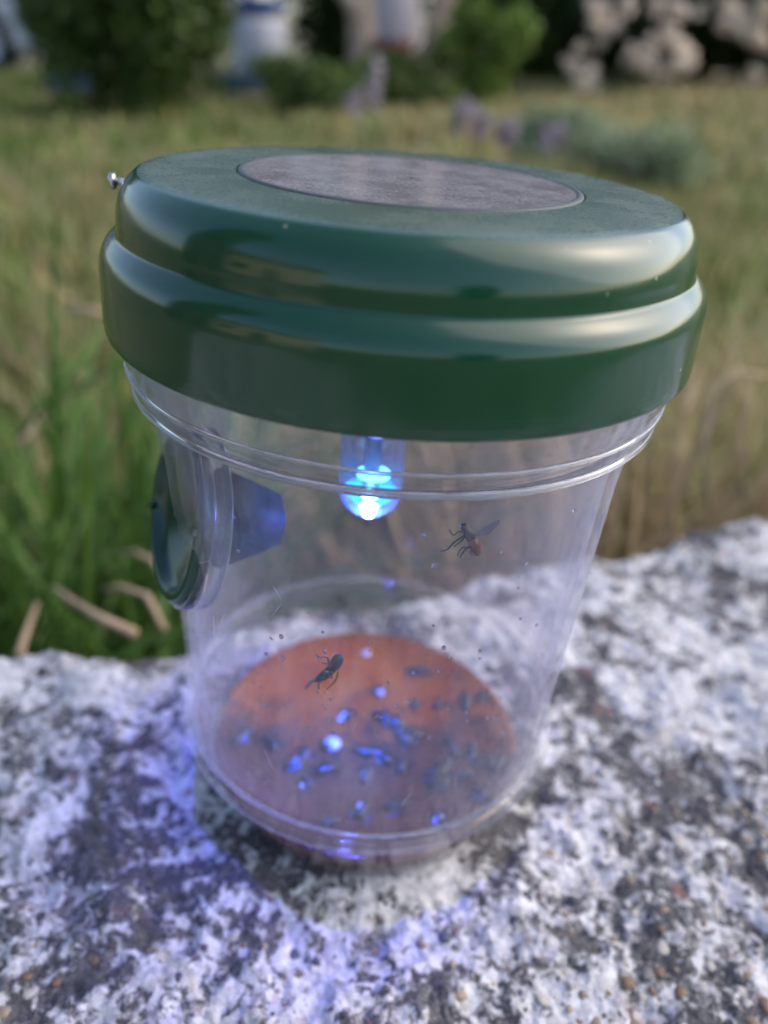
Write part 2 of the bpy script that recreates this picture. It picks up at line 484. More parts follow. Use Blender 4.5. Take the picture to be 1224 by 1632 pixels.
def build_slab():
    us = np.concatenate([np.linspace(-.75, -.135, 60, endpoint=False), np.arange(-.135, .275, .00052), np.linspace(.276, .85, 60)])
    sb = np.concatenate([np.linspace(-.36, -.125, 40, endpoint=False), np.arange(-.125, VE + .035, .00052), np.linspace(VE + .036, VE + .13, 40)])
    U, Sg = np.meshgrid(us, sb)
    r = .014; s0 = VE - r; arc = r * math.pi / 2
    a = np.clip((Sg - s0) / r, 0, math.pi / 2)
    vv = np.where(Sg < s0, Sg, s0 + r * np.sin(a)); zz = np.where(Sg < s0, 0, -r * (1 - np.cos(a)))
    zz = zz - np.maximum(Sg - s0 - arc, 0)
    nv = np.where(Sg < s0, 0, np.sin(a)); nz = np.where(Sg < s0, 1, np.cos(a))
    X = U * math.cos(TH) - Sg * math.sin(TH); Y = U * math.sin(TH) + Sg * math.cos(TH)
    H = slab_height(X, Y)
    bulge = np.clip((Sg - s0 + .02) / .03, 0, 1) * .006 * fbm(U * 22, Sg * 14 + 5, 3, 21) * 1.6
    H = H + bulge
    vv = vv + nv * H; zz = zz + nz * H
    V = np.stack([(U * math.cos(TH) - vv * math.sin(TH)).ravel(), (U * math.sin(TH) + vv * math.cos(TH)).ravel(), zz.ravel()], 1)
    n, m = U.shape; i, j = np.meshgrid(np.arange(n - 1), np.arange(m - 1), indexing='ij')
    k = (i * m + j).ravel()
    slab = empty('stone_slab', (0, 0, -.12), 'pale concrete slab mottled with white and dark grey lichen under the trap', 'stone slab')
    o = link('slab_top', mesh_np('slab_top', V - np.array([0, 0, -.12]), np.stack([k, k + 1, k + m + 1, k + m], 1)), M['stone'], slab)
    # support wall below, set back a little
    bm = bmesh.new()
    def P(u, v, z): q = UX * u + VX * v; return (q.x, q.y, z + .12)
    c = [(-.75, -.36), (.85, -.36), (.85, VE - .008), (-.75, VE - .008)]
    lo = [bm.verts.new(P(u, v, -.75)) for u, v in c]; hi = [bm.verts.new(P(u, v, -.02)) for u, v in c]
    for q in range(4): bm.faces.new((lo[q], lo[(q + 1) % 4], hi[(q + 1) % 4], hi[q]))
    bm.faces.new(lo[::-1]); bm.faces.new(hi)
    me = bpy.data.meshes.new('support_wall'); bm.to_mesh(me); bm.free()
    link('support_wall', me, mat_simple('grey_concrete', (.22, .21, .2), .95, .3, 30), slab, smooth=False)
    # aggregate pebbles bedded in the surface, exposed towards the near right
    shapes = []
    for s in range(5):
        rr = random.Random(s); bm = bmesh.new(); bmesh.ops.create_icosphere(bm, subdivisions=2, radius=1)
        for v in bm.verts:
            q = v.co.copy()
            v.co *= 1 + .22 * math.sin(q.x * 2.3 + s) * math.cos(q.y * 2.9 + s * 2) + rr.uniform(-.07, .07)
        me = bpy.data.meshes.new('pebble'); bm.to_mesh(me); bm.free()
        me.polygons.foreach_set('use_smooth', [True] * len(me.polygons))
        shapes.append(me)
    cols = [(.075, .08, .085), (.10, .095, .10), (.14, .085, .05), (.17, .13, .085), (.26, .20, .13), (.05, .05, .055), (.34, .31, .28)]
    mats = [mat_simple('pebble_stone', c, .6, .3, 400) for c in cols]
    for me in shapes: me.materials.append(mats[0])
    rr = random.Random(5); cnt = 0; placed = []
    while cnt < 210:
        x = rr.uniform(-.08, .11); y = rr.uniform(-.095, .02)
        d = Vector((x, y, 0)) - CAM; zc = d.dot(_fw); sx = 612 + FPX * d.dot(RT) / zc; sy = 816 - FPX * d.dot(UP) / zc
        if not (-20 < sx < 1250 and 1280 < sy < 1660): continue
        pr = .10 + .9 * max(0, (sx - 550) / 700) * 1.0 + .35 * max(0, (sy - 1450) / 200)
        if rr.random() > pr or math.hypot(x, y) < .05: continue
        if any(math.hypot(x - a, y - b) < .0022 for a, b in placed): continue
        placed.append((x, y)); r_ = rr.choice([.0006, .0007, .0009, .0011, .0014]) * rr.uniform(.8, 1.2)
        o = bpy.data.objects.new('pebble', rr.choice(shapes)); COL.objects.link(o); o.parent = slab
        h = float(slab_height(np.array(x), np.array(y)))
        o.location = (x, y, h + .12 - r_ * .18); o.scale = (r_ * rr.uniform(.8, 1.5), r_, r_ * .5)
        o.rotation_euler = (rr.uniform(-.25, .25), rr.uniform(-.25, .25), rr.uniform(0, 6.3))
        o.material_slots[0].link = 'OBJECT'; o.material_slots[0].material = rr.choice(mats); cnt += 1
build_slab()
build_grass()

# ------------------------------------------------------------------ the fly trap
trap = empty('fly_trap', (0, 0, 0), 'clear plastic fly trap jar with domed green screw lid and glowing blue lamp', 'fly trap')
FAC = [math.radians(-69), math.radians(72)]
def facet(th, r, z, off=0.0):
    """two flat faces moulded in the sides of the round body"""
    k = min(1, max(0, (z - .0275) / .004)) * min(1, max(0, (.1115 - z) / .006))
    out = np.full_like(th, r)
    for p in FAC:
        d = np.arctan2(np.sin(th - p), np.cos(th - p))
        c = np.where(np.abs(d) < .9, np.cos(d), .6)
        fl = ((.0465 + (z - .0276) / .08 * .0032) * .948 - off) / c
        out = np.where((np.abs(d) < .9) & (fl < out), out * (1 - k) + fl * k, out)
    return out

NSEG = 288
TK = .0017
# bottom bowl
outer = [(.0005, .0004), (.030, .0004), (.0356, .0006), (.0374, .0018), (.0386, .0045), (.0408, .0110), (.0432, .0180), (.0450, .0222)]
inner = [(.0436, .0232), (.0418, .0182), (.0394, .0112), (.0372, .0052), (.0356, .0034), (.030, .0026), (.0005, .0026)]
pf = smooth_prof(outer, 4) + smooth_prof(inner, 4)
link('bait_cup', lathe('bait_cup', pf, NSEG), M['base'], trap)
# moulded lip ring
pf = fillet([(.0453, .0222), (.0466, .0226), (.0471, .0234), (.0471, .0244), (.0467, .0252), (.0465, .0276), (.0448, .0272), (.0439, .0232)],
            [0, .0006, .0006, .0006, .0005, 0, 0, 0], 4)
link('base_ring', lathe('base_ring', pf, NSEG, close=True), M['strip'], trap)
# body wall with the two flats
zs_ = [.0278, .029, .030, .0315, .0335, .04, .05, .06, .07, .08, .09, .098, .1005, .102, .1035, .105, .1065, .108, .110, .1120]
zs = sorted(set([z for z in zs_ if not .062 < z < .098] + [round(.062 + .0012 * k, 5) for k in range(31)]))
rad = lambda z: .0465 + (z - .0276) / .08 * .0032
pf = [(rad(z), z) for z in zs] + [(rad(z) - TK, z) for z in zs[::-1]]
rf = lambda th, r, z: facet(th, r, z, 0.0 if r > rad(z) - TK * .5 else TK)
link('jar_wall', lathe('jar_wall', pf, NSEG, rf, close=True), M['body'], trap)
# collar: bead below, recess, neck strip that goes up into the lid
pf = fillet([(.0480, .1112), (.0502, .1118), (.0512, .1130), (.0519, .1160), (.0518, .1175), (.0527, .1200), (.0538, .1229), (.0538, .1262),
             (.0500, .1262), (.0494, .1180), (.0484, .1130), (.0462, .1112)],
            [0, .0008, .001, .001, .0008, .002, .001, 0, 0, .003, .002, 0], 4)
link('jar_collar', lathe('jar_collar', pf, NSEG, close=True), M['strip'], trap)
for r0, z0, q in ((.0508, .1124, .0007), (.0518, .1163, .0004)):
    pf = [(r0 + q * math.cos(a_), z0 + q * math.sin(a_)) for a_ in np.linspace(-1.9, 1.9, 14)]
    link('collar_bead', lathe('collar_bead', pf, NSEG, close=True), M['collar'], trap)

# lid
lid_prof = fillet([(.0526, .1262), (.0533, .1232), (.0541, .1227), (.0547, .1233), (.0548, .1250), (.0545, .1325)], [0, .0003, .0005, .0006, .001, 0], 5) + \
    smooth_prof([(.05445, .1335), (.0542, .1352), (.0535, .1368), (.0524, .1380), (.0515, .1387)], 5) + \
    smooth_prof([(.0512, .1391), (.0511, .1402), (.0510, .1418), (.0506, .1436), (.0499, .1454), (.0488, .1469), (.0475, .1480)], 5) + \
    [(.0472, .14815), (.0467, .14835), (.0440, .1485), (.0400, .1486), (.0320, .1487), (.0310, .1487), (.0308, .1487), (.0307, .1486)]
lid_in = [(.0307, .1475), (.0307, .1470), (.0309, .1466), (.0320, .1465), (.0470, .1460), (.0480, .1456), (.0490, .1440), (.0490, .1390), (.0524, .1355), (.0526, .1262)]
lid = link('lid', lathe('lid', lid_prof + lid_in, NSEG), M['lid'], trap)
# underside plate that carries the lamp
link('lid_plate', lathe('lid_plate', [(.0005, .1300), (.0480, .1300), (.0484, .1296), (.0480, .1290), (.0005, .1290)], 96), M['green'], lid)

def mat_panel():
    t = NT('dusty_panel_window'); P = t.pos()
    d = t.ramp(t.noise(140, 5, .65, P), (.3, .45), (.7, .95))
    fine = t.ramp(t.noise(1500, 3, .7, P), (.35, .5), (.65, 1.0))
    f = t.math('MULTIPLY', d, fine)
    tr = t.n('BsdfTransparent'); tr.inputs[0].default_value = (.9, .9, .95, 1)
    go = t.n('BsdfGlossy'); go.inputs['Roughness'].default_value = .12
    fr = t.n('Fresnel'); fr.inputs[0].default_value = 1.5
    a = t.mixs(fr.outputs[0], tr.outputs[0], go.outputs[0])
    df = t.n('BsdfDiffuse'); df.inputs[0].default_value = (.25, .24, .255, 1)
    return t.done(t.mixs(f, a, df.outputs[0]))
panel = link('solar_panel', lathe('solar_panel', [(.0005, .1478), (.0290, .1478), (.0304, .1478), (.0305, .1479), (.0305, .1485)], 128), mat_simple('panel_backing', (.035, .034, .045), .4, .2, 200), lid)
cm = mat_simple('solar_cell', (.012, .014, .035), .25, .3, 300)
gm = mat_simple('cell_bar', (.35, .34, .33), .4)
for k in range(4):
    y0 = -.021 + k * .0108; w = math.sqrt(.0272 ** 2 - max(abs(y0), abs(y0 + .0098)) ** 2)
    bm = bmesh.new(); bmesh.ops.create_cube(bm, size=1)
    for v in bm.verts: v.co = Vector((v.co.x * 2 * w, y0 + .0049 + v.co.y * .0098, .1480 + v.co.z * .0003))
    me = bpy.data.meshes.new('solar_cell'); bm.to_mesh(me); bm.free()
    c = link('solar_cell', me, cm, lid, smooth=False)
link('panel_window', lathe('panel_window', fillet([(.0005, .1488), (.0280, .1488), (.0296, .14875), (.0302, .1483)], [0, .0003, .0006, 0], 4), 160), mat_panel(), lid)
link('panel_rim', lathe('panel_rim', fillet([(.0291, .1486), (.0293, .14885), (.0298, .1490), (.0304, .14885), (.0306, .1485)], [0, .0002, .0003, .0003, 0], 3), 160), mat_simple('panel_rim', (.05, .06, .06), .6), lid)

# wire handle pin on the left of the lid
V, F = tube_data([(-.0500, .002, .1432), (-.0520, .002, .1436), (-.0530, .0018, .1439), (-.0540, .0016, .1440)], [.0007, .0007, .0007, .0007], 12)
tube_data([(-.0538, .0016, .1440), (-.0541, .0016, .1440), (-.0549, .0014, .1440), (-.0553, .0013, .1439)], [.0006, .0014, .0014, .0006], 14, V, F)
link('handle_pin', pydata('handle_pin', V, F), M['metal'], lid)

# lamp: clear tube hanging under the lid with the blue diode at its end
LX, LZ = -.0034, .0815
lamp = link('lamp_tube', lathe('lamp_tube', fillet([(.0070, .1289), (.0070, .0850), (.0060, .0815), (.0030, .0790), (.0003, .0785)], [0, .002, .002, .002, 0], 5), 64), None, trap)
t = NT('clear_lamp_tube')
tr = t.n('BsdfTransparent'); tr.inputs[0].default_value = (.80, .83, .98, 1)
go = t.n('BsdfGlossy'); go.inputs['Roughness'].default_value = .08
fr = t.n('LayerWeight'); fr.inputs[0].default_value = .35
a = t.mixs(t.math('MULTIPLY', fr.outputs['Facing'], .6), tr.outputs[0], go.outputs[0])
tl = t.n('BsdfTranslucent'); tl.inputs[0].default_value = (.22, .24, .60, 1)
lamp.data.materials.append(t.done(t.mixs(.22, a, tl.outputs[0])))
lamp.location = (LX, 0, 0)
def emis(name, col, st):
    t = NT(name); e = t.n('Emission'); e.inputs[0].default_value = (*col, 1); e.inputs[1].default_value = st
    return t.done(e.outputs[0])
V, F = tube_data([(0, 0, .0848), (0, 0, .0846), (0, 0, .0836), (0, 0, .0822), (0, 0, .0812), (0, 0, .0806)], [.0030, .0058, .0052, .0038, .0024, .0008], 32)
lens = link('lamp_lens', pydata('lamp_lens', V, F), emis('lamp_lens_glow', (.01, .42, 1.0), 1.8), lamp)
V, F = tube_data([(0, 0, .0842), (0, -.0030, .0841), (0, -.0042, .0832), (0, -.0036, .0816), (0, -.0008, .0803)], [.0008, .0018, .0020, .0016, .0008], 20)
link('blue_diode', pydata('blue_diode', V, F), emis('blue_diode_glow', (.30, .85, 1.0), 30), lens)
V, F = tube_data([(.0, 0, .1285), (0, 0, .0850)], [.0019, .0019], 16)
link('diode_stem', pydata('diode_stem', V, F), mat_simple('blue_stem', (.03, .035, .12), .5), lamp)
V, F = tube_data([(.0005, -.001, .0896), (.0005, -.001, .0893), (.0005, -.001, .0889), (.0005, -.001, .0885)], [.0012, .0036, .0036, .0012], 24)
link('upper_glint', pydata('upper_glint', V, F), emis('upper_glint_glow', (.10, .55, 1.0), 5), lamp)  # glowing disc added for the glint above the diode
pl = bpy.data.lights.new('diode_light', 'POINT'); plo = bpy.data.objects.new('diode_light', pl); COL.objects.link(plo)
pl.energy = .05; pl.color = (.08, .10, 1.0); pl.shadow_soft_size = .001; plo.parent = lamp; plo.location = (0, -.0025, .0788)
sp_ = bpy.data.lights.new('diode_beam', 'SPOT'); spo = bpy.data.objects.new('diode_beam', sp_); COL.objects.link(spo)
sp_.energy = .85; sp_.color = (.004, .12, 1.0); sp_.shadow_soft_size = .001; sp_.spot_size = math.radians(42); sp_.spot_blend = .9
spo.parent = lamp; spo.location = (0, -.001, .0790); spo.rotation_euler = (math.radians(-3), math.radians(3), 0)

sw_ = bpy.data.lights.new('diode_wide_beam', 'SPOT'); swo = bpy.data.objects.new('diode_wide_beam', sw_); COL.objects.link(swo)
sw_.energy = .22; sw_.color = (.10, .10, 1.0); sw_.shadow_soft_size = .001; sw_.spot_size = math.radians(80); sw_.spot_blend = .45
swo.parent = lamp; swo.location = (0, -.001, .0788); swo.rotation_euler = (math.radians(-7), math.radians(9), 0)

# entry port on the left flat
def port(phi, tilt, px, py):
    nh = Vector((math.sin(phi), -math.cos(phi), 0)); side = Vector((math.cos(phi), math.sin(phi), 0))
    d = px_ray(px, py); ctr = CAM + d * (-(CAM.dot(side)) / d.dot(side))
    n = nh * math.cos(tilt) + Vector((0, 0, math.sin(tilt)))
    q = n.to_track_quat('Z', 'Y')
    p = link('entry_port', lathe('entry_port', fillet([(.0062, -.0040), (.0166, -.0002), (.0174, .0022), (.0166, .0032), (.0150, .0034), (.0138, .0010), (.0062, -.0026)],
             [0, .0003, .0006, .0006, .0008, .0012, 0], 4), 96), M['green'], trap)
    p.location = ctr - n * .002; p.rotation_mode = 'QUATERNION'; p.rotation_quaternion = q
    link('entry_cone', lathe('entry_cone', fillet([(.0108, -.0018), (.0108, -.004), (.0106, -.007), (.0060, -.0185), (.0052, -.0185), (.0096, -.007), (.0098, -.0020)], [0, 0, .001, 0, 0, .001, 0], 3), 6), M['green_soft'], p, smooth=False)
    for a in (.35, 3.5):
        bm = bmesh.new(); bmesh.ops.create_cube(bm, size=1)
        for v in bm.verts:
            c = Vector((.0153 + v.co.x * .003, v.co.y * .0012, .0034 + v.co.z * .0008))
            v.co = Matrix.Rotation(a, 3, 'Z') @ c
        me = bpy.data.meshes.new('port_tab'); bm.to_mesh(me); bm.free()
        link('port_tab', me, M['green'], p, smooth=False)
    b = link('port_boss', lathe('port_boss', fillet([(.0168, -.0030), (.0184, -.0030), (.0182, .0), (.0180, .0020), (.0168, .0022)], [0, .0004, .001, .0006, 0], 4), 96, close=True), M['collar'], p)
port(math.radians(-62), math.radians(13), 283, 824)
# cut the round opening for the port through the jar wall
jw = bpy.data.objects['jar_wall'].data; pt = bpy.data.objects['entry_port']
ax = pt.rotation_quaternion @ Vector((0, 0, 1)); bm = bmesh.new(); bm.from_mesh(jw)
kill = [f for f in bm.faces if (lambda d: (d - ax * d.dot(ax)).length < .0122 and d.length < .03)(f.calc_center_median() - pt.location)]
bmesh.ops.delete(bm, geom=kill, context='FACES'); bm.to_mesh(jw); bm.free()

# droplets and air bubbles on the wall
def droplets():
    rr = random.Random(3); V = []; F = []
    bm = bmesh.new(); bmesh.ops.create_icosphere(bm, subdivisions=2, radius=1)
    bv = [v.co.copy() for v in bm.verts]; bf = [tuple(v.index for v in f.verts) for f in bm.faces]; bm.free()
    for k in range(190):
        th = rr.gauss(-.05, .42)
        z = rr.choice([rr.gauss(.066, .012), rr.uniform(.04, .105), rr.gauss(.058, .006)])
        if not .034 < z < .104: continue
        r = rr.choice([.00012, .00015, .0002, .0003, .00042]) * rr.uniform(.7, 1.2)
        R = rad(z) - TK - r * .2
        c = Vector((R * math.sin(th), -R * math.cos(th), z)); n = Vector((math.sin(th), -math.cos(th), 0)); tt = Vector((math.cos(th), math.sin(th), 0))
        b = len(V)
        for v in bv: V.append(c + tt * v.x * r + Vector((0, 0, 1)) * v.y * r * 1.15 + n * v.z * r * .6)
        F += [tuple(b + i for i in f) for f in bf]
    t = NT('water_drop'); g = t.n('BsdfGlass'); g.inputs['IOR'].default_value = 1.33; g.inputs['Color'].default_value = (.8, .8, .85, 1)
    o = link('water_droplets', pydata('water_droplets', V, F), t.done(g.outputs[0]), trap); o['kind'] = 'stuff'
droplets()
def scratches():
    rr = random.Random(9); V = []; F = []
    for k in range(14):
        th = rr.uniform(-.75, .75); z = rr.uniform(.036, .1); L = rr.uniform(.002, .008); a = rr.gauss(1.2, .6)
        pts = []
        for q in range(4):
            t = th + math.cos(a) * L * q / 3 / .047 + rr.uniform(-.002, .002); zz = z + math.sin(a) * L * q / 3
            R_ = rad(zz) + .00001; pts.append((R_ * math.sin(t), -R_ * math.cos(t), zz))
        tube_data(pts, [.00001, .000025, .000025, .00001], 5, V, F)
    o = link('fine_scratches', pydata('fine_scratches', V, F), mat_simple('scratch_white', (.6, .6, .64), .4), trap); o['kind'] = 'stuff'
scratches()

# ------------------------------------------------------------------ bait liquid
def mat_liquid():
    t = NT('murky_bait'); P = t.pos()
    c = t.ramp(t.noise(55, 4, .6, P, .5), (.3, (.19, .038, .007)), (.55, (.27, .070, .010)), (.75, (.32, .105, .014)))
    dk = t.ramp(t.noise(160, 5, .65, P), (.55, 0.0), (.70, .6)); c = t.mixc(dk, c, (.06, .025, .03))
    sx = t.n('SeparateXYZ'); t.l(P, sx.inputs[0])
    c = t.mixc(t.ramp(t.math('MULTIPLY', sx.outputs[2], 100.0), (.90, .9), (1.0, 0.0)), c, (.10, .014, .013))   # sides painted deeper red, for the light lost in the translucent liquid
    # dark brown, broken by noise, over the near two thirds of the pool
    sd = t.math('ADD', t.math('MULTIPLY', sx.outputs[1], -14.0), t.noise(70, 5, .65, P, .8))
    c = t.mixc(t.ramp(sd, (.36, 0.0), (.58, .88)), c, (.050, .022, .015))
    h = t.math('ADD', t.noise(120, 3, .5, P), t.math('MULTIPLY', t.noise(600, 2, .5, P), .15))
    return t.done(t.prin(c, .10, t.bump(h, .0012, .6), IOR=1.36))
LQ = .0106
pf = [(.0004, LQ), (.0384, LQ), (.0392, LQ + .0004), (.0403, LQ - .0004), (.0385, .0052), (.0371, .0020), (.0340, .0010), (.0004, .0010)]
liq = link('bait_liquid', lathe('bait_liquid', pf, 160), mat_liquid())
tag(liq, 'murky reddish orange bait liquid pooled in the bottom of the jar', 'liquid')


# ------------------------------------------------------------------ flies
def wall_pt(px, py, lift=.0):
    """point on the inside of the near jar wall seen at a pixel"""
    d = px_ray(px, py); R = .0482 - TK - lift - .0003
    a = d.x ** 2 + d.y ** 2; b = 2 * (CAM.x * d.x + CAM.y * d.y); c = CAM.x ** 2 + CAM.y ** 2 - R * R
    t = (-b - math.sqrt(b * b - 4 * a * c)) / (2 * a)
    return CAM + d * t

def fly_on_wall(name, label, cat, ctr, body, brad, abd, arad, legs, wings, group=None, bmat='fly_dark', amat='fly_red', tipwing=None):
    c = wall_pt(*ctr, .001)
    e = empty(name, c, label, cat, group)
    P = lambda q, l=.0011: wall_pt(q[0], q[1], l) - c
    V, F = tube_data([P(q) for q in body], [x * 1.2 for x in brad], 14)
    o = link('body', pydata('fly_body', V, F), M[bmat], e)
    V, F = tube_data([P(q, .0012) for q in abd], [x * 1.2 for x in arad], 14)
    link('abdomen', pydata('fly_abdomen', V, F), M[amat], e)
    for lg in legs:
        n = len(lg); V, F = tube_data([P(q, .0010 - .0008 * i / (n - 1)) for i, q in enumerate(lg)], [.00017 - .00007 * i / (n - 1) for i in range(n)], 6)
        link('leg', pydata('fly_leg', V, F), M[bmat], e)
    for w in wings:
        pts = [P(q, .0008) for q in w]; k = len(pts); cc = sum(pts, Vector()) / k
        nrm = c.normalized(); Vv = [cc] + pts + [cc + nrm * .00003] + [p + nrm * .00003 for p in pts]
        F = [(0, 1 + i, 1 + (i + 1) % k) for i in range(k)] + [(k + 1, k + 2 + (i + 1) % k, k + 2 + i) for i in range(k)] + \
            [(1 + i, k + 2 + i, k + 2 + (i + 1) % k, 1 + (i + 1) % k) for i in range(k)]
        t = NT('fly_wing_film'); tr = t.n('BsdfTransparent'); tr.inputs[0].default_value = (.72, .72, .85, 1)
        pr = t.prin((.12, .11, .17), .25)
        link('wing', pydata('fly_wing', Vv, F), t.done(t.mixs(.42, tr.outputs[0], pr)), e, smooth=False)
    return e

fly_on_wall('fly', 'small fly with dark red abdomen and one raised wing high on the front wall', 'fly', (750, 860),
            [(735.5, 838), (739, 839), (742.5, 843), (746, 848), (750, 854), (753, 858)], [.0003, .00056, .00048, .00082, .00085, .0005],
            [(750, 856), (754, 864), (758, 872), (761, 879), (763, 885)], [.0005, .00085, .00088, .0007, .0003],
            [[(742, 849), (735, 847), (729, 848), (724, 853), (720, 851), (716, 844)],
             [(742, 852), (732, 859), (724, 864), (714, 875), (709, 877.5), (702, 878)],
             [(742, 853), (736, 862), (728, 868), (723, 871)],
             [(752, 872), (744, 873), (738, 872), (732, 878), (729, 886)],
             [(750, 871), (741, 876), (736, 883), (733, 889)],
             [(752, 876), (749, 881), (754, 885), (763, 886)]],
            [[(756, 852), (763, 846), (773, 839), (784, 832), (792, 829), (797, 829), (796, 833), (789, 842), (780, 851), (770, 854), (762, 854)]])
fly_on_wall('gnat', 'black gnat with folded body low on the front wall in front of the orange liquid', 'fly', (520, 1070),
            [(545, 1045), (541, 1048), (537, 1054), (534, 1060), (529, 1066)], [.0003, .00075, .00095, .00088, .0006],
            [(532, 1062), (523, 1072), (513, 1079), (504, 1084), (497, 1086)], [.0007, .0008, .0007, .0004, .0002],
            [[(524, 1056), (522, 1048), (517, 1046), (510, 1048), (504, 1043)], [(525, 1057), (518, 1057), (513, 1056)],
             [(539, 1070), (537, 1079), (534, 1086), (527, 1093), (521, 1098)], [(512, 1084), (508, 1090), (508, 1099)]],
            [[(500, 1082), (495, 1084), (489, 1090), (485, 1097), (488, 1099), (494, 1094), (500, 1087)]], amat='fly_dark')

def liq_pt(px, py, z=LQ):
    d = px_ray(px, py); return CAM + d * ((z - CAM.z) / d.z)

fl = [  # px, py, angle, length(m), label
    (668, 1071, .15, .0085, 'dark drowned fly floating alone near the far right edge of the orange liquid'),
    (663, 1122, 1.2, .0045, 'left one of two small drowned flies side by side right of the pool centre'),
    (700, 1123, .9, .0055, 'right one of two small drowned flies side by side right of the pool centre'),
    (776, 1111, .7, .0060, 'drowned fly floating at the right edge of the liquid'),
    (602, 1100, .4, .0050, 'drowned fly with blue shine near the middle of the far half of the liquid'),
    (385, 1175, 1.0, .0080, 'drowned fly floating near the left edge of the liquid'),
    (620, 1150, 2.6, .0110, 'large dark drowned fly at the centre of the pool'),
    (655, 1175, .5, .0080, 'drowned fly touching the right of the large central one'),
    (555, 1140, 1.4, .0060, 'drowned fly catching the upper cyan glint left of the pool centre'),
    (528, 1188, .8, .0060, 'drowned fly under the brightest cyan spot of the pool'),
    (472, 1218, .5, .0070, 'drowned fly with soft blue glow left of the brightest spot'),
    (490, 1248, 2.2, .0055, 'drowned fly just below the soft blue glow in the left part of the liquid'),
    (586, 1235, 1.3, .0070, 'drowned fly below the pool centre along the blue streak'),
    (578, 1292, 1.1, .0065, 'drowned fly with vivid blue spot near the front rim of the liquid'),
    (632, 1285, .3, .0070, 'drowned fly right of the vivid blue spot near the front rim'),
    (700, 1305, 2.0, .0055, 'drowned fly near the front right rim of the liquid'),
    (525, 1312, .4, .0055, 'drowned fly near the front rim left of the vivid blue spot'),
    (770, 1215, .3, .0085, 'drowned fly in the murky right part of the liquid'),
    (720, 1190, 1.9, .0080, 'drowned fly between the pool centre and the murky right part'),
    (430, 1185, 2.4, .0070, 'drowned fly between the left edge and the soft blue glow'),
]
_rf = random.Random(77)
fl += [(600 + _rf.gauss(30, 75), 1195 + _rf.gauss(10, 38), _rf.uniform(0, 6.3), _rf.uniform(.0045, .008), 'one of the indistinct drowned flies crowded in the murky middle of the bait') for _ in range(18)]
for i, (px, py, an, ln, lab) in enumerate(fl):
    p = liq_pt(px, py)
    if math.hypot(p.x, p.y) > .0362: p *= .0362 / math.hypot(p.x, p.y); p.z = LQ
    e = empty('drowned_fly', (p.x, p.y, LQ), lab, 'fly', 'drowned flies floating in the bait' if i < 20 else 'indistinct drowned flies crowded in the murky middle')
    r = ln * .19; k = ln / 2
    V, F = tube_data([(-k, 0, 0), (-k * .9, 0, .0001), (-k * .45, 0, .0003), (-k * .05, 0, .0001), (k * .15, 0, .0003), (k * .45, 0, .0003), (k * .62, 0, .0001), (k * .78, 0, .0002), (k, 0, 0)],
                     [r * .15, r * .6, r, r * .8, r * .75, r * .9, r * .4, r * .6, r * .2], 12)
    link('body', pydata('fly_body', V, F), M['fly_wet'], e)
    V = []; F = []
    rw = random.Random(i * 7 + 1)
    for s in (-1, 1):
        sw = rw.choice([.35, .6, 1.0, 1.5]); bk = rw.uniform(.4, 1.25)
        w = [(k * .4, s * r * .5, r * .7), (k * .0, s * r * (.6 + .8 * sw), r * .25), (-k * .8 * bk, s * r * (.5 + 1.3 * sw), .0002), (-k * 1.1 * bk, s * r * (.2 + sw), .0002), (-k * .5 * bk, s * r * .3, r * .6)]
        b = len(V); V += w + [(x, y, z + .00004) for x, y, z in w]
        F += [tuple(b + j for j in range(5))[::-1], tuple(b + 5 + j for j in range(5))] + [(b + j, b + (j + 1) % 5, b + 5 + (j + 1) % 5, b + 5 + j) for j in range(5)]
    link('wings', pydata('fly_wings', V, F), M['fly_wet'], e, smooth=False)
    V = []; F = []
    rr = random.Random(i)
    for s in (-1, 1):
        for q in (-.1, .25, .5):
            a1 = rr.uniform(.8, 1.8)
            tube_data([(k * q, s * r * .5, 0), (k * q + r * .3, s * r * 1.5, .0003), (k * q * a1, s * r * 2.6, .0001)], [.00014, .00011, .00007], 5, V, F)
    link('legs', pydata('fly_legs', V, F), M['fly_wet'], e)
    e.rotation_euler = (0, 0, an)

# ------------------------------------------------------------------ vegetation builders
def leaf_cloud(n, ctr, rad, lw, ll, c0, c1, seed, clumps=14, shell=.55, flat=0.0):
    r = np.random.default_rng(seed)
    cc = r.normal(0, 1, (clumps, 3)); cc /= np.linalg.norm(cc, axis=1)[:, None]
    cc *= (r.random((clumps, 1)) ** .4) * .72
    ci = r.integers(0, clumps, n)
    q = r.normal(0, 1, (n, 3)); q /= np.linalg.norm(q, axis=1)[:, None]
    q *= (shell + (1 - shell) * r.random((n, 1))) * r.uniform(.28, .5, (clumps, 1))[ci]
    p = (cc[ci] + q) * np.array(rad) + np.array(ctr)
    a = r.normal(0, 1, (n, 3)); a[:, 2] *= (1 - flat); a /= np.linalg.norm(a, axis=1)[:, None]
    b = np.cross(a, r.normal(0, 1, (n, 3))); b /= np.linalg.norm(b, axis=1)[:, None]
    L = ll * r.uniform(.6, 1.3, (n, 1)); Wd = lw * r.uniform(.7, 1.2, (n, 1))
    V = np.stack([p - a * L / 2, p + b * Wd / 2, p + a * L / 2, p - b * Wd / 2], 1).reshape(-1, 3)
    Q = (np.arange(n) * 4)[:, None] + np.arange(4)[None]
    f = r.random((n, 1)); C = np.array(c0) * (1 - f) + np.array(c1) * f
    C = C * r.uniform(.75, 1.25, (clumps, 1))[ci]
    return V, Q, np.repeat(C, 4, 0)
ML = mat_leaf('leaf_green', (.9, .9, .9), (1.1, 1.1, 1.1), .5, 4, .25)
MB = mat_simple('brown_bark', (.13, .09, .06), .9, .35, 15)

